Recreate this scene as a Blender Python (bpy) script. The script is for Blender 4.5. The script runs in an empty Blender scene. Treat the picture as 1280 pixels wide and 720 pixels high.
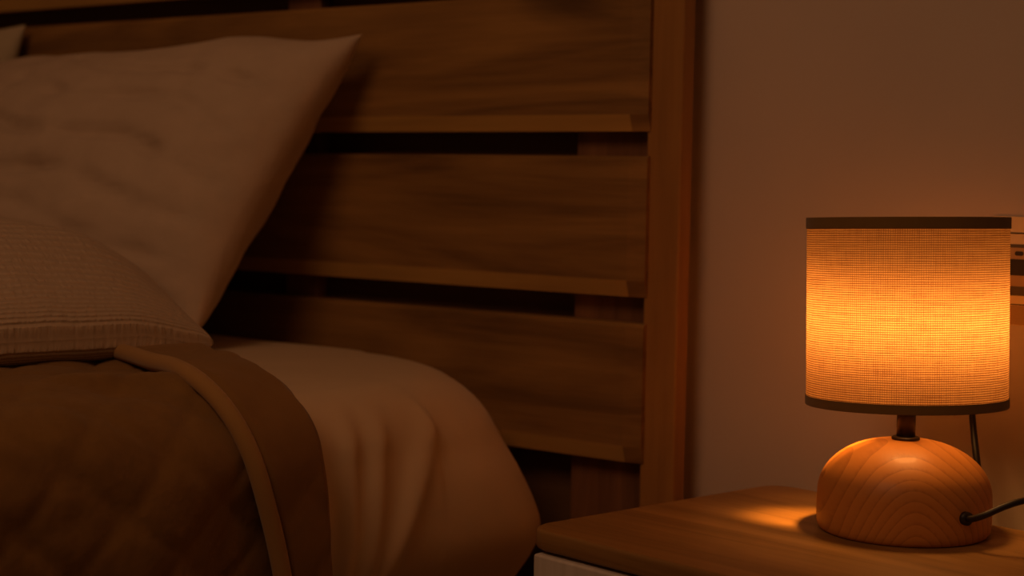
import bpy, math, random
from mathutils import Vector, Matrix, noise
random.seed(4)
S = bpy.context.scene
COL = S.collection
PI = math.pi
def sm(a, b, x):
    t = min(1, max(0, (x-a)/(b-a))); return t*t*(3-2*t)

# ------------------------------------------------------------------ materials
class MT:
    def __init__(s, name):
        s.m = bpy.data.materials.new(name); s.m.use_nodes = True
        s.t = s.m.node_tree; s.t.nodes.clear()
        s.out = s.n('ShaderNodeOutputMaterial')
    def n(s, typ, **kw):
        nd = s.t.nodes.new(typ)
        for k, v in kw.items():
            if k.startswith('i_'):
                key = k[2:]; key = int(key) if key.isdigit() else key.replace('_', ' ')
                nd.inputs[key].default_value = v
            else: setattr(nd, k, v)
        return nd
    def l(s, a, b): s.t.links.new(a, b)
    def coord(s, kind='Object', scale=(1,1,1), rnd=False, rot=(0,0,0), loc=(0,0,0)):
        tc = s.n('ShaderNodeTexCoord'); src = tc.outputs[kind]
        if rnd:
            oi = s.n('ShaderNodeObjectInfo'); mu = s.n('ShaderNodeMath', operation='MULTIPLY', i_1=13.7)
            s.l(oi.outputs['Random'], mu.inputs[0])
            ad = s.n('ShaderNodeVectorMath', operation='ADD'); s.l(src, ad.inputs[0]); s.l(mu.outputs[0], ad.inputs[1]); src = ad.outputs[0]
        mp = s.n('ShaderNodeMapping'); mp.inputs['Scale'].default_value = scale; mp.inputs['Rotation'].default_value = rot
        mp.inputs['Location'].default_value = loc
        s.l(src, mp.inputs['Vector']); return mp.outputs[0]
    def noise(s, vec, scale, detail=4, rough=.55, dist=0):
        nd = s.n('ShaderNodeTexNoise', i_Scale=scale, i_Detail=detail, i_Roughness=rough, i_Distortion=dist)
        s.l(vec, nd.inputs['Vector']); return nd.outputs['Fac']
    def ramp(s, fac, stops):
        r = s.n('ShaderNodeValToRGB'); e = r.color_ramp.elements
        while len(e) < len(stops): e.new(.5)
        for i, (p, c) in enumerate(stops): e[i].position = p; e[i].color = (*c, 1)
        s.l(fac, r.inputs[0]); return r.outputs[0]
    def math(s, op, a, b=None, clamp=False):
        m = s.n('ShaderNodeMath', operation=op, use_clamp=clamp)
        for i, v in enumerate((a, b)):
            if v is None: continue
            if isinstance(v, (int, float)): m.inputs[i].default_value = v
            else: s.l(v, m.inputs[i])
        return m.outputs[0]
    def bump(s, h, strength, dist=.002):
        b = s.n('ShaderNodeBump', i_Strength=strength, i_Distance=dist); s.l(h, b.inputs['Height']); return b.outputs[0]
    def mix(s, fac, a, b, mode='MIX'):
        m = s.n('ShaderNodeMix', data_type='RGBA', blend_type=mode)
        for i, v in ((0, fac), (6, a), (7, b)):
            if isinstance(v, (int, float)): m.inputs[i].default_value = v
            elif isinstance(v, tuple): m.inputs[i].default_value = (*v, 1)
            else: s.l(v, m.inputs[i])
        return m.outputs[2]
    def pbsdf(s, color, rough=.6, normal=None, sheen=0, spec=.5, metal=0, coat=0):
        p = s.n('ShaderNodeBsdfPrincipled')
        if isinstance(color, tuple): p.inputs['Base Color'].default_value = (*color, 1)
        else: s.l(color, p.inputs['Base Color'])
        if isinstance(rough, float): p.inputs['Roughness'].default_value = rough
        else: s.l(rough, p.inputs['Roughness'])
        p.inputs['Sheen Weight'].default_value = sheen
        p.inputs['Specular IOR Level'].default_value = spec
        p.inputs['Metallic'].default_value = metal
        p.inputs['Coat Weight'].default_value = coat
        if normal is not None: s.l(normal, p.inputs['Normal'])
        s.l(p.outputs[0], s.out.inputs[0]); return p

def wood(name, dark, mid, light, axis='X', rough=.55, fine=1.0, knots=True):
    M = MT(name)
    st = {'X': (1, 9, 9), 'Y': (9, 1, 9), 'Z': (9, 9, 1)}[axis]
    v = M.coord('Object', st, rnd=True)
    big = M.noise(v, 1.6, 4, .55, 1.6)
    fi = M.noise(M.coord('Object', tuple(q*4*fine if q > 1 else q*1.6 for q in st), rnd=True), 3.0, 5, .65, .3)
    f = M.math('ADD', M.math('MULTIPLY', big, .72), M.math('MULTIPLY', fi, .28))
    c = M.ramp(f, [(.33, dark), (.48, mid), (.64, light)])
    if knots:
        kv = M.coord('Object', tuple(2.2 if q == 1 else 5.0 for q in st), rnd=True)
        vo = M.n('ShaderNodeTexVoronoi', i_Scale=1.0, i_Randomness=1.0); M.l(kv, vo.inputs['Vector'])
        k = M.ramp(vo.outputs['Distance'], [(0.05, (.28, .28, .28)), (.2, (1, 1, 1))])
        c = M.mix(.8, c, k, 'MULTIPLY')
    M.pbsdf(c, rough, M.bump(fi, .25, .001), spec=.35)
    return M.m

def fabric(name, col, col2=None, weave=900, wstr=.25, wr=0.0, wr_scale=6, sheen=.2, rough=.9, trans=0):
    M = MT(name)
    v = M.coord('Object')
    nz = M.noise(v, weave, 2, .5)
    lo = M.noise(v, wr_scale, 3, .55)
    c = M.ramp(lo, [(.3, col), (.75, col2 or tuple(q*.85 for q in col))])
    nb = M.bump(nz, wstr, .0008)
    if wr:
        b2 = M.n('ShaderNodeBump', i_Strength=wr, i_Distance=.01); M.l(lo, b2.inputs['Height']); M.l(nb, b2.inputs['Normal']); nb = b2.outputs[0]
    M.pbsdf(c, rough, nb, sheen=sheen, spec=.1)
    return M.m

WALL = MT('warm_wall_plaster')
_v = WALL.coord('Object'); _n = WALL.noise(_v, 180, 4)
WALL.pbsdf(WALL.ramp(WALL.noise(_v, 2.5, 3), [(.3, (.60, .50, .43)), (.7, (.66, .56, .48))]), .9, WALL.bump(_n, .12, .0015), spec=.1); WALL = WALL.m
CEIL = MT('white_ceiling_paint'); CEIL.pbsdf(CEIL.ramp(CEIL.noise(CEIL.coord('Object'), 40), [(0, (.7, .66, .6)), (1, (.74, .7, .64))]), .95, spec=.1); CEIL = CEIL.m
FLOOR = wood('floor_board_wood', (.07, .035, .015), (.12, .06, .028), (.17, .09, .045), 'Y', .5, knots=False)
PLANK = wood('acacia_plank_wood', (.15, .078, .024), (.26, .140, .042), (.37, .205, .062), 'X', .55)
POST = wood('acacia_post_wood', (.29, .142, .038), (.37, .182, .050), (.44, .225, .062), 'Z', .5, knots=False)
STILE = wood('acacia_stile_wood', (.13, .06, .025), (.20, .09, .04), (.26, .12, .05), 'Z', .6, knots=False)
GAPDARK = wood('gap_shade_backing', (.12, .062, .026), (.15, .078, .032), (.18, .095, .04), 'X', .8, knots=False)
LITEDGE = wood('lamplit_edge_wood', (.42, .25, .075), (.50, .30, .09), (.56, .34, .105), 'X', .5, knots=False)  # plank wood lightened: lamplight on the bottom chamfer put into the colour
TABLE = wood('oak_table_top_wood', (.20, .105, .030), (.30, .162, .050), (.38, .21, .07), 'X', .42, 2.4, knots=False)
WHITE = MT('white_drawer_lacquer')
_f = WHITE.noise(WHITE.coord('Object', (120, 120, 2)), 1, 3)
WHITE.pbsdf(WHITE.ramp(_f, [(.3, (.62, .56, .50)), (.7, (.72, .66, .60))]), .5, WHITE.bump(_f, .1, .001), spec=.3); WHITE = WHITE.m
SHEET = fabric('cream_sheet_cotton', (.64, .50, .33), (.58, .45, .29), 1300, .15, .12, 7)
PILLOW = fabric('cream_pillow_cotton', (.58, .46, .35), (.52, .41, .31), 1100, .25, .35, 22)
PILLOW2 = fabric('ivory_pillow_cotton', (.56, .48, .34), None, 1100, .25, .2, 18)
QUILT = fabric('brown_quilt_cotton', (.26, .142, .042), (.21, .112, .034), 900, .3, .3, 28, .15)
BAND = fabric('brown_quilt_reverse', (.27, .145, .046), (.23, .122, .038), 900, .3, .12, 16, .15)
PIPE = fabric('tan_piping_cotton', (.42, .24, .085), None, 900, .3, .1)
BLACK = MT('black_rubber_cable'); BLACK.pbsdf(BLACK.ramp(BLACK.noise(BLACK.coord(), 60), [(0, (.012, .008, .006)), (1, (.02, .013, .01))]), .45, spec=.4); BLACK = BLACK.m
DARKM = MT('dark_bronze_metal'); DARKM.pbsdf(DARKM.ramp(DARKM.noise(DARKM.coord(), 80), [(0, (.030, .018, .012)), (1, (.05, .03, .02))]), .4, spec=.5, metal=.3); DARKM = DARKM.m
# seersucker cushion
M = MT('ribbed_seersucker_cotton')
v = M.coord('UV', (26, 26, 1))
rows = M.n('ShaderNodeTexWave', wave_type='BANDS', bands_direction='X', i_Scale=1.0, i_Distortion=0.6); M.l(v, rows.inputs['Vector'])
ribs = M.n('ShaderNodeTexNoise', i_Scale=1.0, i_Detail=2.0); M.l(M.coord('UV', (60, 190, 1)), ribs.inputs['Vector'])
h = M.math('MULTIPLY', ribs.outputs['Fac'], M.math('ADD', rows.outputs['Fac'], .35))
c = M.mix(M.math('MULTIPLY', h, .8), (.47, .36, .255), (.60, .475, .35))
M.pbsdf(c, .9, M.bump(h, .7, .004), sheen=.15, spec=.1); RIB = M.m
# dome wood: growth rings around a slightly tilted horizontal axis
M = MT('turned_dome_wood')
v = M.coord('Object', (1, .10, .70), loc=(-.006, 0, .004))
nz = M.n('ShaderNodeTexNoise', i_Scale=11.0, i_Detail=1.0); M.l(v, nz.inputs['Vector'])
off = M.n('ShaderNodeVectorMath', operation='MULTIPLY_ADD'); M.l(nz.outputs['Color'], off.inputs[0])
off.inputs[1].default_value = (.022, .0, .022); M.l(v, off.inputs[2])
wv = M.n('ShaderNodeTexWave', wave_type='RINGS', rings_direction='Y', wave_profile='SAW', i_Scale=46.0, i_Distortion=.9, i_Detail=2.0, i_Detail_Scale=.8); M.l(off.outputs[0], wv.inputs['Vector'])
fi = M.noise(M.coord('Object', (1, .12, 1)), 260, 4, .6)
f = M.math('ADD', M.math('MULTIPLY', wv.outputs['Fac'], .62), M.math('MULTIPLY', fi, .38))
c = M.ramp(f, [(.12, (.42, .155, .032)), (.36, (.58, .235, .050)), (.85, (.64, .27, .060))])
M.pbsdf(c, .50, M.bump(fi, .08, .0006), spec=.40, coat=.04); DOME = M.m
# shade fabric: coarse linen weave, light passes through
M = MT('linen_shade_weave')
v = M.coord('UV')       # u: 0..1 round, v: 0..1 up
def threads(scale, direction, jit):
    w = M.n('ShaderNodeTexWave', wave_type='BANDS', bands_direction=direction, wave_profile='SIN', i_Scale=1.0, i_Distortion=0.0)
    jn = M.n('ShaderNodeTexNoise', i_Scale=1.0, i_Detail=2.0)
    M.l(M.coord('UV', (60, 22, 1)), jn.inputs['Vector'])
    o = M.n('ShaderNodeVectorMath', operation='MULTIPLY_ADD'); M.l(jn.outputs['Color'], o.inputs[0]); o.inputs[1].default_value = (jit, jit, 0)
    mp = M.coord('UV', (scale, scale, 1)); M.l(mp, o.inputs[2]); M.l(o.outputs[0], w.inputs['Vector']); return w.outputs['Fac']
wy = threads(26.5, 'Y', .10)
wx = threads(88.0, 'X', .10)
slub = M.noise(M.coord('UV', (14, 160, 1)), 1, 3, .7)
slubv = M.noise(M.coord('UV', (420, 7, 1)), 1, 3, .7)
gap = M.math('MULTIPLY', M.math('POWER', wy, .8), M.math('ADD', M.math('MULTIPLY', wx, .6), .4))
sl = M.math('ADD', M.math('MULTIPLY', slub, .9), M.math('MULTIPLY', slubv, .5))
val = M.math('MULTIPLY', M.math('ADD', gap, .05), M.math('SUBTRACT', M.math('MULTIPLY', sl, 2.3), .62))
tc = M.mix(M.math('MULTIPLY', val, 1.28, True), (.14, .022, .003), (1.0, .62, .27))
tr = M.n('ShaderNodeBsdfTranslucent'); M.l(tc, tr.inputs['Color'])
df = M.n('ShaderNodeBsdfDiffuse'); df.inputs['Color'].default_value = (.30, .19, .10, 1)
mx = M.n('ShaderNodeMixShader', i_0=.35); M.l(tr.outputs[0], mx.inputs[1]); M.l(df.outputs[0], mx.inputs[2])
M.l(mx.outputs[0], M.out.inputs[0]); SHADE = M.m
TRIM = fabric('olive_trim_tape', (.25, .145, .045), None, 1500, .4, 0, 30)
M = MT('frosted_glowing_bulb'); e = M.n('ShaderNodeEmission'); e.inputs['Color'].default_value = (1, .55, .16, 1); e.inputs['Strength'].default_value = 2
_tp = M.n('ShaderNodeBsdfTransparent'); _mx = M.n('ShaderNodeMixShader', i_0=.25); M.l(_tp.outputs[0], _mx.inputs[1]); M.l(e.outputs[0], _mx.inputs[2])
M.l(_mx.outputs[0], M.out.inputs[0]); BULB = M.m
CARD = MT('cream_card_print'); CARD.pbsdf(CARD.ramp(CARD.noise(CARD.coord(), 30), [(0, (.80, .62, .36)), (1, (.86, .67, .40))]), .7, spec=.2); CARD = CARD.m
CARDT = MT('tan_card_print'); CARDT.pbsdf(CARDT.ramp(CARDT.noise(CARDT.coord(), 30), [(0, (.42, .27, .13)), (1, (.5, .33, .17))]), .7, spec=.2); CARDT = CARDT.m
INK = MT('dark_card_ink'); INK.pbsdf(INK.ramp(INK.noise(INK.coord(), 30), [(0, (.03, .024, .018)), (1, (.05, .038, .028))]), .6, spec=.2); INK = INK.m
INKG = MT('grey_card_ink'); INKG.pbsdf(INKG.ramp(INKG.noise(INKG.coord(), 30), [(0, (.10, .08, .055)), (1, (.14, .11, .08))]), .6, spec=.2); INKG = INKG.m

# ------------------------------------------------------------------ mesh helpers
def mesh(name, V, Fc, mat, parent=None, smooth=False, uv=None, mats=None, fm=None, flip=False):
    me = bpy.data.meshes.new(name)
    if flip: Fc = [tuple(reversed(f)) for f in Fc]
    me.from_pydata([tuple(v) for v in V], [], Fc)
    for m in (mats or [mat]): me.materials.append(m)
    if fm:
        for p, k in zip(me.polygons, fm): p.material_index = k
    if uv:
        L = me.uv_layers.new(name='UVMap')
        for p in me.polygons:
            for li in p.loop_indices:
                L.data[li].uv = uv[me.loops[li].vertex_index]
    if smooth:
        for p in me.polygons: p.use_smooth = True
    o = bpy.data.objects.new(name, me); COL.objects.link(o)
    if parent: o.parent = parent
    return o
def thing(name, label, cat, loc=(0,0,0), rz=0, group=None):
    o = bpy.data.objects.new(name, None); COL.objects.link(o); o.empty_display_size = .1
    o.location = loc; o.rotation_euler = (0, 0, rz); o['label'] = label; o['category'] = cat
    if group: o['group'] = group
    return o
def tag(o, label, cat):
    o['label'] = label; o['category'] = cat; return o
def box(name, x0, x1, y0, y1, z0, z1, mat, parent=None, bev=.003, segs=2):
    cx, cy, cz = (x0+x1)/2, (y0+y1)/2, (z0+z1)/2
    hx, hy, hz = (x1-x0)/2, (y1-y0)/2, (z1-z0)/2
    V = [(sx*hx, sy*hy, sz*hz) for sx in (-1,1) for sy in (-1,1) for sz in (-1,1)]
    Fc = [(0,1,3,2),(4,6,7,5),(0,4,5,1),(2,3,7,6),(0,2,6,4),(1,5,7,3)]
    o = mesh(name, V, Fc, mat, parent); o.location = (cx, cy, cz)
    if bev:
        b = o.modifiers.new('bevel', 'BEVEL'); b.width = bev; b.segments = segs; b.limit_method = 'ANGLE'
        for p in o.data.polygons: p.use_smooth = True
        b.harden_normals = True
    return o
def struct(name, *a, **k):
    o = box(name, *a, bev=0, **k); o['kind'] = 'structure'; return o
def rings(profile, n=96):
    V, Fc = [], []
    for (r, z) in profile:
        for i in range(n):
            a = 2*PI*i/n; V.append((r*math.cos(a), r*math.sin(a), z))
    for j in range(len(profile)-1):
        for i in range(n):
            k = (i+1) % n
            Fc.append((j*n+i, j*n+k, (j+1)*n+k, (j+1)*n+i))
    return V, Fc
def lathe(name, profile, mat, parent=None, n=96, cap=True, smooth=True):
    V, Fc = rings(profile, n); m = len(profile)
    if cap:
        Fc.append(tuple(reversed(range(n)))); Fc.append(tuple(range((m-1)*n, m*n)))
    o = mesh(name, V, Fc, mat, parent, smooth)
    if cap:
        o.data.polygons[-1].use_smooth = False; o.data.polygons[-2].use_smooth = False
    return o
def catmull(pts, n=10):
    P = [Vector(p) for p in pts]; P = [P[0]*2-P[1]] + P + [P[-1]*2-P[-2]]; out = []
    for i in range(1, len(P)-2):
        for k in range(n):
            t = k/n; a, b, c, d = P[i-1:i+3]
            out.append(.5*((2*b)+(c-a)*t+(2*a-5*b+4*c-d)*t*t+(-a+3*b-3*c+d)*t**3))
    out.append(P[-2]); return out
def tube(name, pts, r, mat, parent=None, n=12, rf=None, smooth_path=True):
    pts = catmull(pts) if smooth_path else [Vector(p) for p in pts]
    V, Fc = [], []; up = Vector((0, 0, 1)); prev = None
    for i, p in enumerate(pts):
        t = (pts[min(i+1, len(pts)-1)]-pts[max(i-1, 0)]).normalized()
        if prev is None:
            a = t.cross(up if abs(t.z) < .9 else Vector((1, 0, 0))).normalized()
        else: a = (prev - t*prev.dot(t)).normalized()
        prev = a; b = t.cross(a); rr = r*(rf(i/(len(pts)-1)) if rf else 1)
        for k in range(n):
            q = 2*PI*k/n; V.append(p+a*(rr*math.cos(q))+b*(rr*math.sin(q)))
    for j in range(len(pts)-1):
        for k in range(n):
            m = (k+1) % n; Fc.append((j*n+k, j*n+m, (j+1)*n+m, (j+1)*n+k))
    Fc.append(tuple(reversed(range(n)))); Fc.append(tuple(range((len(pts)-1)*n, len(pts)*n)))
    return mesh(name, V, Fc, mat, parent, True, flip=True)

# ------------------------------------------------------------------ room
WY = 1.658
struct('floor', -3.0, 1.9, -2.6, WY, -.05, 0, FLOOR)
struct('wall_back', -3.1, 2.0, WY, WY+.1, 0, 2.6, WALL)
struct('wall_left', -3.1, -3.0, -2.6, WY, 0, 2.6, WALL)
struct('ceiling', -3.1, 2.0, -2.6, WY+.1, 2.6, 2.7, CEIL)
struct('baseboard_back', -2.99, 1.9, WY-.014, WY-.001, 0.0, .08, WHITE)

# ------------------------------------------------------------------ bed
XR, XL = -.994, -2.741
bed = thing('bed_frame', 'brown wooden slatted bed frame with tall headboard behind the pillows', 'bed', ((XR+XL)/2, 1.2, 0))
bl = Vector(bed.location)
def bbox(name, x0, x1, y0, y1, z0, z1, mat, bev=.003):
    return box(name, x0-bl.x, x1-bl.x, y0-bl.y, y1-bl.y, z0, z1, mat, bed, bev)
for x0 in (XR-.046, XL):
    bbox('headboard_post', x0, x0+.046, 1.600, 1.625, 0, 1.34, POST, .003)
def slat(z0, z1):
    """Plank whose front carries a stopped, lamplit-toned edge band along the bottom."""
    x0, x1 = XL+.040, XR-.040
    f, b, g = 1.590, 1.618, .019
    xs = x1-.023
    # front grid with a shallow chamfer at the foot and at the end
    V = [(x0,f,z1-.004),(xs,f,z1-.004),(x1,f+.003,z1-.004),
         (x0,f,z0+g),(xs,f,z0+g),(x1,f+.003,z0+g),
         (x0,f+.006,z0),(xs,f+.006,z0),(x1,f+.009,z0),
         (x0,f+.004,z1),(xs,f+.004,z1),(x1,f+.006,z1),
         (x0,b,z1),(xs,b,z1),(x1,b,z1),(x0,b,z0),(xs,b,z0),(x1,b,z0)]
    Fc = [(0,3,4,1),(1,4,5,2),(3,6,7,4),(4,7,8,5),(9,0,1,10),(10,1,2,11),
          (12,9,10,13),(13,10,11,14),(6,15,16,7),(7,16,17,8),(15,12,13,16),(16,13,14,17),
          (0,9,12,15,6,3),(2,5,8,17,14,11)]
    c = Vector(((x0+x1)/2, f, (z0+z1)/2))
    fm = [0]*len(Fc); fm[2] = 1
    o = mesh('headboard_slat', [Vector(v)-c for v in V], Fc, None, bed, mats=[PLANK, LITEDGE], fm=fm)
    o.location = c-bl
    return o
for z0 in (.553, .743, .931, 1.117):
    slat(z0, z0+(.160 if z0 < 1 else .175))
for xc in (-1.6, XL+.25): 
    bbox('headboard_stile', xc-.03, xc+.03, 1.619, 1.641, .30, 1.30, STILE)
for xa, xb in ((-1.150, XR-.047), (XL+.047, XL+.171)):
    bbox('headboard_stile', xa, xb, 1.619, 1.643, 0.0, 1.30, STILE)
bbox('gap_shade_panel', XL+.172, -1.151, 1.6425, 1.648, .25, 1.30, GAPDARK, 0)  # added dark panel, keeps lit wall from showing in the slat gaps
bbox('headboard_top_rail', XL-.012, XR+.012, 1.585, 1.655, 1.341, 1.375, POST, .006)
for xa in (XR-.150, XL+.115):
    bbox('side_rail', xa, xa+.030, -.43, 1.595, .20, .36, PLANK)
bbox('foot_rail', XL+.10, XR-.10, -.47, -.435, .20, .42, PLANK)
for xa in (XR-.165, XL+.100):
    bbox('leg', xa, xa+.06, -.50, -.44, 0, .44, POST)
bbox('slatted_base', XL+.150, XR-.155, -.42, 1.58, .33, .365, STILE)

# ------------------------------------------------------------------ mattress in its sheet
mx0, mx1, my0, my1, mz0, mz1 = -2.62, -1.100, -.42, 1.583, .368, .661
def wrinkle(x, y, z):
    """vertical pulls in the sheet on the near side"""
    w = 0
    for (yt, yb, wd, amp) in ((1.150, 1.135, .014, .008), (1.205, 1.165, .013, .009), (1.250, 1.19, .014, .010), (1.34, 1.20, .017, .009),):
        t = (mz1-z)/.25
        yc = yt+(yb-yt)*t
        w += amp*math.exp(-((y-yc)/wd)**2)*sm(0.0, .25, t+.02)*(1-sm(.9, 1.2, t))
    return w
def ring_pts(inset, rc, nc, ns):
    """rounded rectangle outline, denser on straight sides"""
    x0, x1, y0, y1 = mx0+inset, mx1-inset, my0+inset, my1-inset
    rc = max(rc, .02); out = []
    def straight(a, b, n):
        for i in range(n): t = i/n; out.append((a[0]+(b[0]-a[0])*t, a[1]+(b[1]-a[1])*t))
    def arc(cx, cy, a0, n):
        for i in range(n):
            a = a0+PI/2*i/n; out.append((cx+rc*math.cos(a), cy+rc*math.sin(a)))
    straight((x1, y0+.31), (x1, y1-.31), ns*4-60)
    straight((x1, y1-.31), (x1, y1-rc), 40); arc(x1-rc, y1-rc, 0, nc)
    straight((x1-rc, y1), (x0+rc, y1), ns); arc(x0+rc, y1-rc, PI/2, nc)
    straight((x0, y1-rc), (x0, y0+rc), ns); arc(x0+rc, y0+rc, PI, nc)
    straight((x0+rc, y0), (x1-rc, y0), ns); arc(x1-rc, y0+rc, -PI/2, nc)
    straight((x1, y0+rc), (x1, y0+.31), 20)
    return out
def build_mattress():
    V, Fc = [], []; nc, ns = 28, 110
    lev = []
    r = .062
    for i in range(5): lev.append((mz0+.012*i/4, .060-.012*i/4, .12))         # underside tuck
    for i in range(1, 27):
        z = mz0+.012+(mz1-r-mz0-.012)*i/26
        t = (z-mz0)/(mz1-mz0)
        ins = .048*(1-sm(0, .48, t)) + .020*sm(.50, 1.0, t)
        lev.append((z, ins, .12+.10*sm(.2, .85, t)))
    z0, i0 = lev[-1][0], lev[-1][1]
    for i in range(1, 13):
        a = PI/2*i/12; lev.append((z0+r*math.sin(a), i0+r*(1-math.cos(a)), .22+.03*(i/12)))
    for i in range(1, 9): lev.append((mz1+.0015*i/8, i0+r+.07*i, .25))
    base = ring_pts(0, .07, nc, ns); n = len(base)
    for li, (z, ins, rc) in enumerate(lev):
        for (x, y) in ring_pts(ins, rc, nc, ns):
            zz = z
            if z > mz1-.30:      # corner of the sheet sags and pulls downwards
                d = math.hypot(max(0, x-(mx1-.30))/.30, max(0, y-(my1-.26))/.26)
                if x > mx1-.30 and y > my1-.26: zz -= .030*max(0, min(1, (d-.55)/.75))**2.0*sm(mz1-.30, mz1-.03, z)
            xx = x
            if x > mx1-.15:
                xx += (wrinkle(x, y, zz))*sm(mx1-.15, mx1-.04, x) - .004
            zz += .0015*noise.noise(Vector((x*7, y*7, 1)))
            xx += .014*sm(1.2, 1.42, y)*sm(mx1-.15, mx1-.04, x)*(1-sm(mz1-.10, mz1-.02, z))
            V.append((xx, y, zz))
    for j in range(len(lev)-1):
        for i in range(n):
            k = (i+1) % n; Fc.append((j*n+i, j*n+k, (j+1)*n+k, (j+1)*n+i))
    Fc.append(tuple(reversed(range(n)))); Fc.append(tuple(range((len(lev)-1)*n, len(lev)*n)))
    return mesh('mattress', V, Fc, SHEET, None, True)
mt = tag(build_mattress(), 'thick mattress in a smooth cream fitted sheet on the wooden bed', 'mattress')

# ------------------------------------------------------------------ quilt
QZ, QX, QR = .677, -1.088, .075
def qsurf(s, off=0.0):
    """cross-section of the bed covering: s=0 where the near edge starts to turn; <0 on top, >0 down the side"""
    arc = QR*PI/2
    if s < 0:
        W = (QX-QR)-(mx0-.02+QR)
        if -s <= W: return Vector((QX-QR+s, 0, QZ+off)), Vector((0, 0, 1))
        s2 = -s-W
        if s2 < arc:
            a = s2/QR; nn = Vector((-math.sin(a), 0, math.cos(a)))
            return Vector((QX-QR-W, 0, QZ-QR))+nn*(QR+off), nn
        return Vector((QX-QR-W-QR-off, 0, QZ-QR-(s2-arc))), Vector((-1, 0, 0))
    if s < arc:
        a = s/QR; nn = Vector((math.sin(a), 0, math.cos(a)))
        return Vector((QX-QR, 0, QZ-QR))+nn*(QR+off), nn
    d = s-arc
    return Vector((QX+off-.012*sm(0,.3,d), 0, QZ-QR-d)), Vector((1, 0, 0))
def interp(tab, s):
    if s <= tab[0][0]: return tab[0][1]
    for (a, ya), (b, yb) in zip(tab, tab[1:]):
        if s <= b:
            t = (s-a)/(b-a); t = t*t*(3-2*t)*.4+t*.6
            return ya+(yb-ya)*t
    return tab[-1][1]
EDGE = [(-1.6, 1.26), (-.261, 1.235), (-.18, 1.218), (-.075, 1.165), (.02, 1.122), (.058, 1.122), (.105, 1.126), (.17, 1.136), (.233, 1.142), (.36, 1.145)]
PIPEY = [(-1.6, 1.15), (-.238, 1.123), (-.166, 1.101), (-.077, 1.066), (.016, 1.026), (.05, 1.024), (.09, 1.031), (.127, 1.043), (.174, 1.060), (.22, 1.074), (.36, 1.10)]
def quilt_disp(s, y):
    u, v = (s*1.25+y)/.105, (s*1.25-y)/.105
    d = abs(math.sin(PI*u))*abs(math.sin(PI*v))
    puff = .0042*(1-math.exp(-d/.22))-.002
    w = .014*noise.noise(Vector((s*5, y*5, 3)))+.009*noise.noise(Vector((s*14, y*11, 7)))
    # rucked folds along the bed edge near the cushion and the hem
    w += .010*math.exp(-((s+.03-.25*(y-.95))/.022)**2)*sm(.75, .9, y)*(1-sm(1.0, 1.06, y))
    w += .008*math.sin(y*21+math.sin(s*9)*1.3)*sm(.03, .25, s)
    w -= .004*math.exp(-((y-(interp(PIPEY, s)-.03))/.022)**2)
    return puff+max(-.005, w)
quilt = thing('quilt', 'brown diamond-stitched quilt with tan piping draped over the bed side', 'quilt', (-1.6, .6, .68))
ql = Vector(quilt.location)
def sheet_grid(name, ss, yf, ny, disp, thick, mat, parent, loc):
    V, Fc = [], []; m = len(ss)
    for side in (0, 1):
        for s in ss:
            for j in range(ny+1):
                y = yf(s, j/ny)
                p, nn = qsurf(s)
                q = p + nn*(disp(s, y) if side == 0 else 0) + nn*(thick if side == 0 else 0)
                V.append(Vector((q.x, y, q.z))-loc)
    N = m*(ny+1)
    for i in range(m-1):
        for j in range(ny):
            a = i*(ny+1)+j
            Fc.append((a, a+ny+1, a+ny+2, a+1)); Fc.append((N+a, N+a+1, N+a+ny+2, N+a+ny+1))
    for j in range(ny):
        Fc.append((j, j+1, N+j+1, N+j)); a = (m-1)*(ny+1)+j; Fc.append((a, N+a, N+a+1, a+1))
    for i in range(m-1):
        a = i*(ny+1); b = a+ny+1
        Fc.append((a, N+a, N+b, b)); a += ny; b += ny; Fc.append((a, b, N+b, N+a))
    return mesh(name, V, Fc, mat, parent, True, flip=True)
ss = [-1.44-.117-.37+i*.37/12 for i in range(12)] + [-1.557+i*(1.557-.5)/40 for i in range(40)] + [-.5+i*.92/150 for i in range(151)]
sheet_grid('quilt_body', ss, lambda s, t: -.30+(interp(EDGE, s)-.025+.30)*(1-(1-t)**1.0), 300, lambda s, y: quilt_disp(s, y), .008, QUILT, quilt, ql)
ssb = [-1.4+i*.9/30 for i in range(30)]+[-.5+i*.86/110 for i in range(111)]
def band_disp(s, y):
    t = (y-interp(PIPEY, s))/(interp(EDGE, s)-.010-interp(PIPEY, s))
    e = min(t, 1-t)
    w = .0022*noise.noise(Vector((s*13, y*13, 5)))
    u, v = (s*1.2+y)/.115, (s*1.2-y)/.115
    w += .003*(abs(math.sin(PI*u+.6))*abs(math.sin(PI*v+.3)))**.5
    return .0045+.006*sm(0, .12, e)+w
def band_y(s, t):
    return interp(PIPEY, s)+(interp(EDGE, s)-.010-interp(PIPEY, s))*t
bd = sheet_grid('folded_hem_band', ssb, band_y, 34, band_disp, .010, BAND, quilt, ql)
bd['label'] = 'plain brown turned-back band of the quilt'
pp = []
for i in range(120):
    s = -.9+i*1.26/119; p, nn = qsurf(s); y = interp(PIPEY, s)-.004
    q = p+nn*(.017+max(0, .3*quilt_disp(s, y))); pp.append((q.x-ql.x, y-ql.y, q.z-ql.z))
# light smoothing of the piping path
for _ in range(6): pp = [pp[0]]+[tuple((a+2*b+c)/4 for a, b, c in zip(pp[i-1], pp[i], pp[i+1])) for i in range(1, len(pp)-1)]+[pp[-1]]
pi = tube('piping', pp, .0085, PIPE, quilt, 14, smooth_path=False); pi['label'] = 'tan piping along the turned-back edge'

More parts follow.
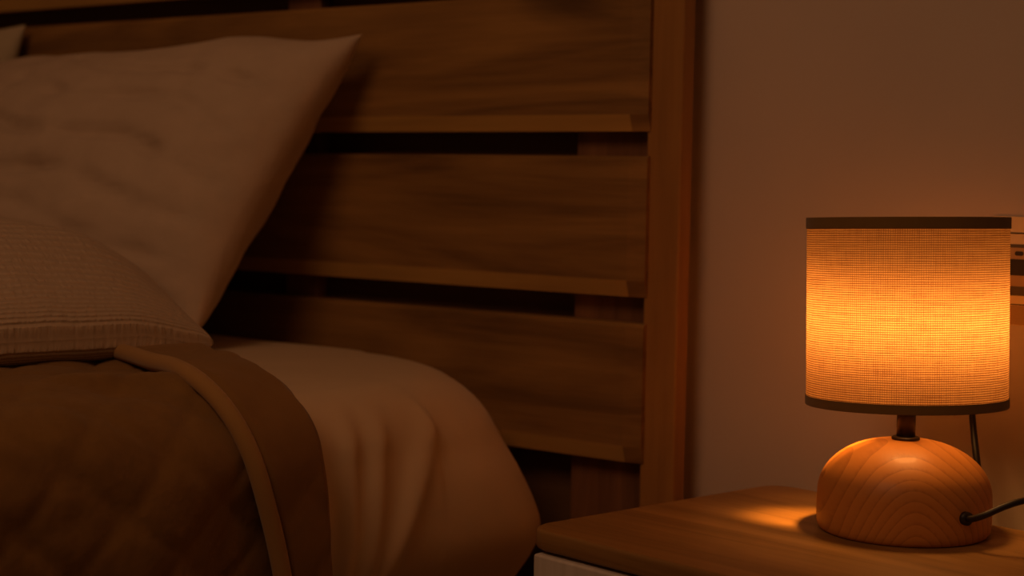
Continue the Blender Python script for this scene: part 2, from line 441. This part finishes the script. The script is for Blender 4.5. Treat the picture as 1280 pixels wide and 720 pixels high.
# ------------------------------------------------------------------ pillows
def pillow(name, W, H, T, M4, mat, label, nx=110, ny=80, ear=.035, seed=0, wr=.004, folds=None, sag=None, pinch=.5, back=1, rim=0):
    V, Fc, UV = [], [], []
    def outline(u, v):      # u,v in -1..1
        x = u*(W/2)*(1-ear*2.2*(1-v*v)*abs(u)**3); y = v*(H/2)*(1-ear*2.2*(1-u*u)*abs(v)**3)
        return x, y
    for side in (1, -1):
        for j in range(ny+1):
            for i in range(nx+1):
                u = math.sin(PI/2*(-1+2*i/nx)*.94)/math.sin(PI/2*.94); v = math.sin(PI/2*(-1+2*j/ny)*.94)/math.sin(PI/2*.94)
                x, y = outline(u, v)
                h = (max(0, 1-u**4)**pinch*max(0, 1-v**4)**pinch)
                h *= .62+.38*(1-u*u)*(1-v*v)
                z = side*T/2*h*(back if side < 0 else 1)
                y += rim*noise.noise(Vector((x*8, seed, side*0)))*abs(v)**3
                e = min(1, h*3)
                z += e*wr*(noise.noise(Vector((x*9, y*14, seed+side)))+.5*noise.noise(Vector((x*22, y*30, seed))))
                if folds: z += e*folds(u, v, side)
                p = Vector((x, y, z))
                if sag: p = sag(p, u, v, side)
                V.append(M4 @ p); UV.append((i/nx*W*1.15, j/ny*H*1.15))
    N = (nx+1)*(ny+1)
    for j in range(ny):
        for i in range(nx):
            a = j*(nx+1)+i
            Fc.append((a, a+1, a+nx+2, a+nx+1)); Fc.append((N+a, N+a+nx+1, N+a+nx+2, N+a+1))
    V = [Vector(v) for v in V]
    # weld the rim
    o = mesh(name, V, Fc, mat, None, True, uv=UV)
    import bmesh
    bm = bmesh.new(); bm.from_mesh(o.data); bmesh.ops.remove_doubles(bm, verts=bm.verts, dist=.0006); bm.to_mesh(o.data); bm.free()
    for p in o.data.polygons: p.use_smooth = True
    c = sum(V, Vector())/len(V)
    o.data.transform(Matrix.Translation(-c)); o.location = c
    return tag(o, label, 'pillow')
def frame(origin, xdir, ydir):
    x = Vector(xdir).normalized(); y = Vector(ydir).normalized(); z = x.cross(y).normalized()
    m = Matrix((x, y, z)).transposed().to_4x4(); m.translation = Vector(origin); return m
# leaning pillow: right corners TR, BR in the world
TR, BR = Vector((-1.424, 1.545, 1.052)), Vector((-1.490, 1.335, .690))
yd = (TR-BR); Hh = yd.length
xd = Vector((1, .07, .03)); 
ctr = (TR+BR)/2-xd.normalized()*.36
def folds1(u, v, side):
    w = 0
    if side > 0:
        for k, (c0, am) in enumerate(((.62, .010), (.36, .013), (.06, .014), (-.22, .013), (-.50, .010), (-.74, .018))):
            w -= am*math.exp(-((v-c0+.28*(u-.3)+.05*math.sin(u*7+k))/.045)**2)*sm(-1, -.3, u)*(1-sm(.65, .98, u))*(.35+1.6*max(0, noise.noise(Vector((u*6, v*9, k)))+.25))
    return w
pillow('pillow', .72, Hh, .20, frame(ctr, xd, yd), PILLOW, 'large cream pillow leaning against the headboard, crumpled face towards the lamp side', folds=folds1, seed=2, wr=.006, back=1.35, rim=.022)
# second leaning pillow, only its corner shows
TR2 = Vector((-2.135, 1.570, 1.092)); BR2 = Vector((-2.15, 1.47, .69)); yd2 = TR2-BR2
pillow('pillow', .50, yd2.length, .12, frame((TR2+BR2)/2-Vector((.25, 0, 0)), (1, 0, 0), yd2), PILLOW2, 'ivory pillow at the far side of the bed, only its upper corner showing', seed=9, wr=.004)
# ribbed cushion lying in front
yd3 = Vector((.22, 1, .0)); xd3 = Vector((1, -.22, 0))
M3 = frame((-1.656, 1.040, .755), xd3, yd3)
def sag3(p, u, v, side):
    if p.z < 0: p.z *= .85
    e = sm(.45, 1, u)
    p.z -= .045*e+.012*sm(.6, 1, abs(v))
    return p
pillow('cushion', .60, .46, .15, M3, RIB, 'off-white seersucker pillow lying flat on the brown quilt, in front of the leaning pillow', seed=5, wr=.003, sag=sag3, pinch=.31, ear=.0)

# ------------------------------------------------------------------ nightstand
NY = math.radians(-10.5)
ns = thing('nightstand', 'white nightstand with rounded oak top standing beside the bed under the lamp', 'nightstand', (-.872, 1.612, 0), NY)
def top_mesh():
    w, d, r, z0, z1, b = .46, .370, .030, .5305, .550, .0035
    V, Fc = [], []
    def outl(ins):
        o = []
        for (cx, cy, a0) in ((w-r, -r, 0), (r, -r, PI/2), (r, -d+r, PI), (w-r, -d+r, 3*PI/2)):
            for i in range(9):
                a = a0+PI/2*i/8; o.append((cx+(r-ins)*math.cos(a), cy+(r-ins)*math.sin(a)))
        return o
    lv = [(z0, b), (z0+b*.3, b*.3), (z0+b, 0), (z1-b, 0), (z1-b*.3, b*.3), (z1, b)]
    for z, ins in lv: V += [(x-w/2, y+d/2, z-z0) for x, y in outl(ins)]
    n = 36
    for j in range(len(lv)-1):
        for i in range(n):
            k = (i+1) % n; Fc.append((j*n+i, j*n+k, (j+1)*n+k, (j+1)*n+i))
    Fc.append(tuple(reversed(range(n)))); Fc.append(tuple(range(5*n, 6*n)))
    o = mesh('table_top', V, Fc, TABLE, ns, True); o.location = (w/2, -d/2, z0)
    o.data.polygons[-1].use_smooth = False; o['label'] = 'oak top with rounded corners'
top_mesh()
box('cabinet_body', .020, .456, -.350, -.005, .10, .530, WHITE, ns, .003)
for z0, z1 in ((.325, .5275), (.115, .317)):
    dr = box('drawer', .016, .46, -.372, -.352, z0, z1, WHITE, ns, .003)
    kn = lathe('knob', [(.006, 0), (.006, .012), (.013, .016), (.015, .022), (.012, .027), (.004, .029)], DARKM, dr, 24)
    kn.location = (0, -.010, 0); kn.rotation_euler = (PI/2, 0, 0)
for x in (.03, .40):
    for y in (-.34, -.05):
        box('leg', x, x+.03, y, y+.03, 0, .0995, POST, ns, .004)

# ------------------------------------------------------------------ lamp
LX, LY, LZ = -.661, 1.476, .5503
view = math.atan2(.793, -.609)
lamp = thing('table_lamp', 'glowing table lamp with linen drum shade and wooden dome base on nightstand', 'lamp', (LX, LY, LZ), view-PI/2)
prof = [(.0788, 0), (.0810, .0012), (.0826, .0038), (.0834, .008), (.0838, .015), (.0838, .026), (.0833, .036)]
for i in range(1, 25):
    a = PI/2*i/25; prof.append((.0125+(.0833-.0125)*math.cos(a)**1.0, .036+.0505*math.sin(a)**1.0))
prof.append((.010, .0868))
prof = [((r-.0125)*.963+.0125 if r > .0126 else r, z) for r, z in prof]
lathe('lamp_base', prof, DOME, lamp, 128)['label'] = 'turned wooden dome with arching grain'
lathe('neck_collar', [(.0095, .086), (.0125, .0862), (.0132, .0872), (.0132, .0885), (.0122, .0895), (.0095, .09)], DARKM, lamp, 40)
lathe('neck', [(.0088, .0895), (.0088, .139)], DARKM, lamp, 40)
lathe('bulb_socket', [(.0105, .1385), (.0150, .142), (.0155, .168), (.0140, .171)], DARKM, lamp, 40)
bulb = lathe('bulb', [(.012, .1715), (.014, .178), (.020, .190), (.0245, .203), (.0255, .214), (.0235, .226), (.018, .235), (.010, .240), (.003, .2415)], BULB, lamp, 40)
# drum shade: parts share one tilt
tilt = Matrix.Rotation(math.radians(-1.0), 4, 'Y') @ Matrix.Rotation(math.radians(-2.0), 4, 'X')
H0, H1, RS = .1200, .2955, .0930
def shade_part(name, prof, mat, n=160, uv=False):
    V, Fc = [], []; UVs = []
    m = len(prof)
    for (r, z) in prof:
        for i in range(n+1):
            a = 2*PI*i/n; V.append((r*math.cos(a), r*math.sin(a), z)); UVs.append((i/n, (z-prof[0][1])/max(1e-6, prof[-1][1]-prof[0][1])))
    for j in range(m-1):
        for i in range(n): Fc.append((j*(n+1)+i, j*(n+1)+i+1, (j+1)*(n+1)+i+1, (j+1)*(n+1)+i))
    o = mesh(name, V, Fc, mat, lamp, True, uv=UVs)
    if mat is TRIM:
        for p in o.data.polygons: p.use_smooth = False
    piv = Matrix.Translation((-.0008, 0, H0)); o.matrix_local = piv @ tilt @ Matrix.Translation((0, 0, -H0))
    return o
sh = shade_part('lamp_shade', [(RS, H0+.001+(H1-H0-.002)*i/10) for i in range(11)], SHADE, uv=True)
sh['label'] = 'glowing woven linen drum'
def band(z0, z1):
    ro, ri = RS+.0009, RS-.0012
    return [(ri, z0), (ri+.0004, z0-.0006), (ro-.0003, z0-.0006), (ro, z0), (ro, (z0+z1)/2), (ro, z1), (ro-.0002, z1+.0003), (ri, z1), (ri, z0)]
shade_part('shade_trim', band(H1-.0095, H1), TRIM); shade_part('shade_trim', band(H0, H0+.0080), TRIM)
V = [(0, 0, H1+.0001)]
for i in range(64): V.append(((RS-.0003)*math.cos(2*PI*i/64), (RS-.0003)*math.sin(2*PI*i/64), H1+.0001))
o = mesh('glow_stop_lid', V, [(0, 1+i, 1+(i+1) % 64) for i in range(64)], TRIM, lamp); o.matrix_local = Matrix.Translation((-.0008, 0, H0)) @ tilt @ Matrix.Translation((0, 0, -H0))  # unseen lid, added to keep upward glow off the wall
# spider fitting that carries the shade
V = []
sd = tube('shade_support', [(-.0912, 0, .1265), (-.05, 0, .1250), (-.0085, 0, .1235)], .0014, DARKM, lamp, 8)
for k in (1, 2):
    o = sd.copy(); COL.objects.link(o); o.parent = lamp; o.rotation_euler = (0, 0, k*2*PI/3)
# power cord leaving the dome
inv = lamp.matrix_basis.inverted() if False else (Matrix.Translation((LX, LY, LZ)) @ Matrix.Rotation(view-PI/2, 4, 'Z')).inverted()
def W(*p): return inv @ Vector(p)
gd = Vector((math.cos(math.radians(-24)), math.sin(math.radians(-24)), 0))
gp = Vector((LX, LY, .5770))+gd*.0797
gm = tube('cord_grommet', [W(*(gp-gd*.002)), W(*(gp+gd*.006))], .0062, BLACK, lamp, 20, smooth_path=False)
rt = Vector((.793, .609, 0))
tube('power_cord', [W(*(gp+gd*.004)), W(*(gp+gd*.012+Vector((0, 0, .0015)))), W(*(gp+gd*.020+rt*.006+Vector((0, 0, .007)))), W(*(gp+gd*.024+rt*.020+Vector((0, 0, .0155)))), W(*(gp+gd*.024+rt*.038+Vector((0, 0, .021)))), W(*(gp+gd*.02+rt*.065+Vector((0, 0, .022)))), W(-.47, 1.45, .59), W(-.43, 1.50, .57), W(-.395, 1.56, .50), W(-.39, 1.62, .30), W(-.39, 1.64, .05), W(-.36, 1.63, .006), W(-.2, 1.62, .006)], .0031, BLACK, lamp, 12)
# cable hanging down the wall behind the lamp
cb = tube('wall_cable', [(-.664, WY-.004, .735), (-.661, WY-.012, .70), (-.657, WY-.035, .665), (-.650, 1.612, .635), (-.6395, 1.600, .600), (-.633, 1.602, .56), (-.634, 1.615, .45), (-.64, 1.63, .25), (-.65, 1.64, .03), (-.66, 1.64, .006)], .0029, BLACK, None, 12, rf=lambda t: .85+.35*sm(.1, .4, t))
tag(cb, 'thin black cable hanging down the wall behind the lamp base', 'cable')

# ------------------------------------------------------------------ picture card on the wall
pc = thing('wall_print', 'small cream card printed with a dark cassette, on the wall behind the lamp', 'picture', (-.55, WY-.0005, .795))
CZ = .795
def pbox(name, x0, x1, z0, z1, d0, d1, mat, bev=0):
    return box(name, x0, x1, -d1, -d0, z0-CZ, z1-CZ, mat, pc, bev)
pbox('card', -.105, .09, .7365, .8462, 0, .002, CARD)
pbox('printed_band', -.105, .09, .7370, .7565, .0021, .0025, CARDT)
pbox('rule_line', -.105, .09, .8290, .8302, .0021, .0025, INK)
pbox('rule_line', -.105, .09, .7570, .7580, .0021, .0025, INK)
def rrect(name, x0, x1, z0, z1, r, dpt, mat):
    pts = []
    for (cx, cz, a0) in ((x1-r, z1-r, 0), (x0+r, z1-r, PI/2), (x0+r, z0+r, PI), (x1-r, z0+r, 3*PI/2)):
        for i in range(9):
            a = a0+PI/2*i/8; pts.append((cx+r*math.cos(a), -dpt, cz-CZ+r*math.sin(a)))
    n = len(pts); V = pts+[(x, y+.0003, z) for x, y, z in pts]
    Fc = [tuple(reversed(range(n))), tuple(range(n, 2*n))]+[(i, (i+1) % n, n+(i+1) % n, n+i) for i in range(n)]
    return mesh(name, V, Fc, mat, pc)
rrect('printed_cassette', -.100, .07, .7665, .8185, .012, .0026, INKG)
rrect('printed_label', -.094, .064, .7705, .8150, .008, .0030, CARDT)
rrect('printed_window', -.100, .07, .7870, .8035, .002, .0034, INK)
for xx in (-.080, -.068): rrect('printed_reel', xx, xx+.009, .8070, .8115, .002, .0034, INK)
rrect('printed_reel', -.086, -.058, .7700, .7760, .0028, .0034, INKG)

# ------------------------------------------------------------------ lights
def light(name, typ, loc, energy, color, **kw):
    d = bpy.data.lights.new(name, typ); d.energy = energy; d.color = color
    for k, v in kw.items(): setattr(d, k, v)
    o = bpy.data.objects.new(name, d); COL.objects.link(o); o.location = loc; return o
def aim(o, tgt): o.rotation_euler = (Vector(tgt)-o.location).to_track_quat('-Z', 'Y').to_euler()
b = light('bulb_light', 'POINT', (LX, LY, LZ+.203), 2.4, (1, .42, .105), shadow_soft_size=.027)
b.data.use_nodes = True
_t = b.data.node_tree; _e = next(n for n in _t.nodes if n.type == 'EMISSION')
_c = _t.nodes.new('ShaderNodeTexCoord'); _s = _t.nodes.new('ShaderNodeSeparateXYZ'); _m = _t.nodes.new('ShaderNodeMath'); _m.operation = 'MULTIPLY_ADD'
_m.inputs[1].default_value = .5; _m.inputs[2].default_value = .5
_r = _t.nodes.new('ShaderNodeValToRGB'); _el = _r.color_ramp.elements; _r.color_ramp.interpolation = 'EASE'
for _ in range(4): _el.new(.5)
for _k, (_p, _q) in enumerate(((.0, .85), (.20, .20), (.46, 1.0), (.55, .95), (.74, .22), (1.0, .04))):
    _el[_k].position = _p; _el[_k].color = (_q, _q, _q, 1)
_t.links.new(_c.outputs['Normal'], _s.inputs[0]); _t.links.new(_s.outputs['Z'], _m.inputs[0])
_t.links.new(_m.outputs[0], _r.inputs[0]); _t.links.new(_r.outputs[0], _e.inputs['Strength'])
sp = light('table_patch_spot', 'SPOT', (LX-.010, LY-.004, LZ+.200), 8.5, (1, .38, .06), shadow_soft_size=.012, spot_size=math.radians(34), spot_blend=.9)  # added spot inside the shade; brightens the tabletop patch left of the base
aim(sp, (-.752, 1.464, .55))
a = light('ceiling_glow', 'AREA', (-.80, -.40, 2.35), 8.5, (1, .475, .225), shape='DISK', size=1.0)
aim(a, (-1.25, 1.5, .8))
w = bpy.data.worlds.new('dim_room'); S.world = w; w.use_nodes = True
w.node_tree.nodes['Background'].inputs[0].default_value = (1, .48, .18, 1)
w.node_tree.nodes['Background'].inputs[1].default_value = .048

# ------------------------------------------------------------------ camera
YAW, PITCH, ROLL = math.radians(52.5), math.atan(142/2100), math.radians(1.0)
d = Vector((-math.cos(YAW), math.sin(YAW), 0)); r = Vector((math.sin(YAW), math.cos(YAW), 0))
F = d*math.cos(PITCH)-Vector((0, 0, math.sin(PITCH))); U = d*math.sin(PITCH)+Vector((0, 0, math.cos(PITCH)))
R2 = r*math.cos(ROLL)+U*math.sin(ROLL); U2 = -r*math.sin(ROLL)+U*math.cos(ROLL)
cam = bpy.data.cameras.new('camera'); co = bpy.data.objects.new('camera', cam); COL.objects.link(co)
m = Matrix((R2, U2, -F)).transposed().to_4x4(); m.translation = (0, 0, .88); co.matrix_world = m
cam.sensor_width = 36; cam.lens = 36*2100/1280
cam.dof.use_dof = True; cam.dof.focus_distance = 1.55; cam.dof.aperture_fstop = 4.4
cam.clip_start = .05
S.camera = co
S.view_settings.view_transform = 'Standard'
S.view_settings.look = 'None'
S.view_settings.exposure = 0
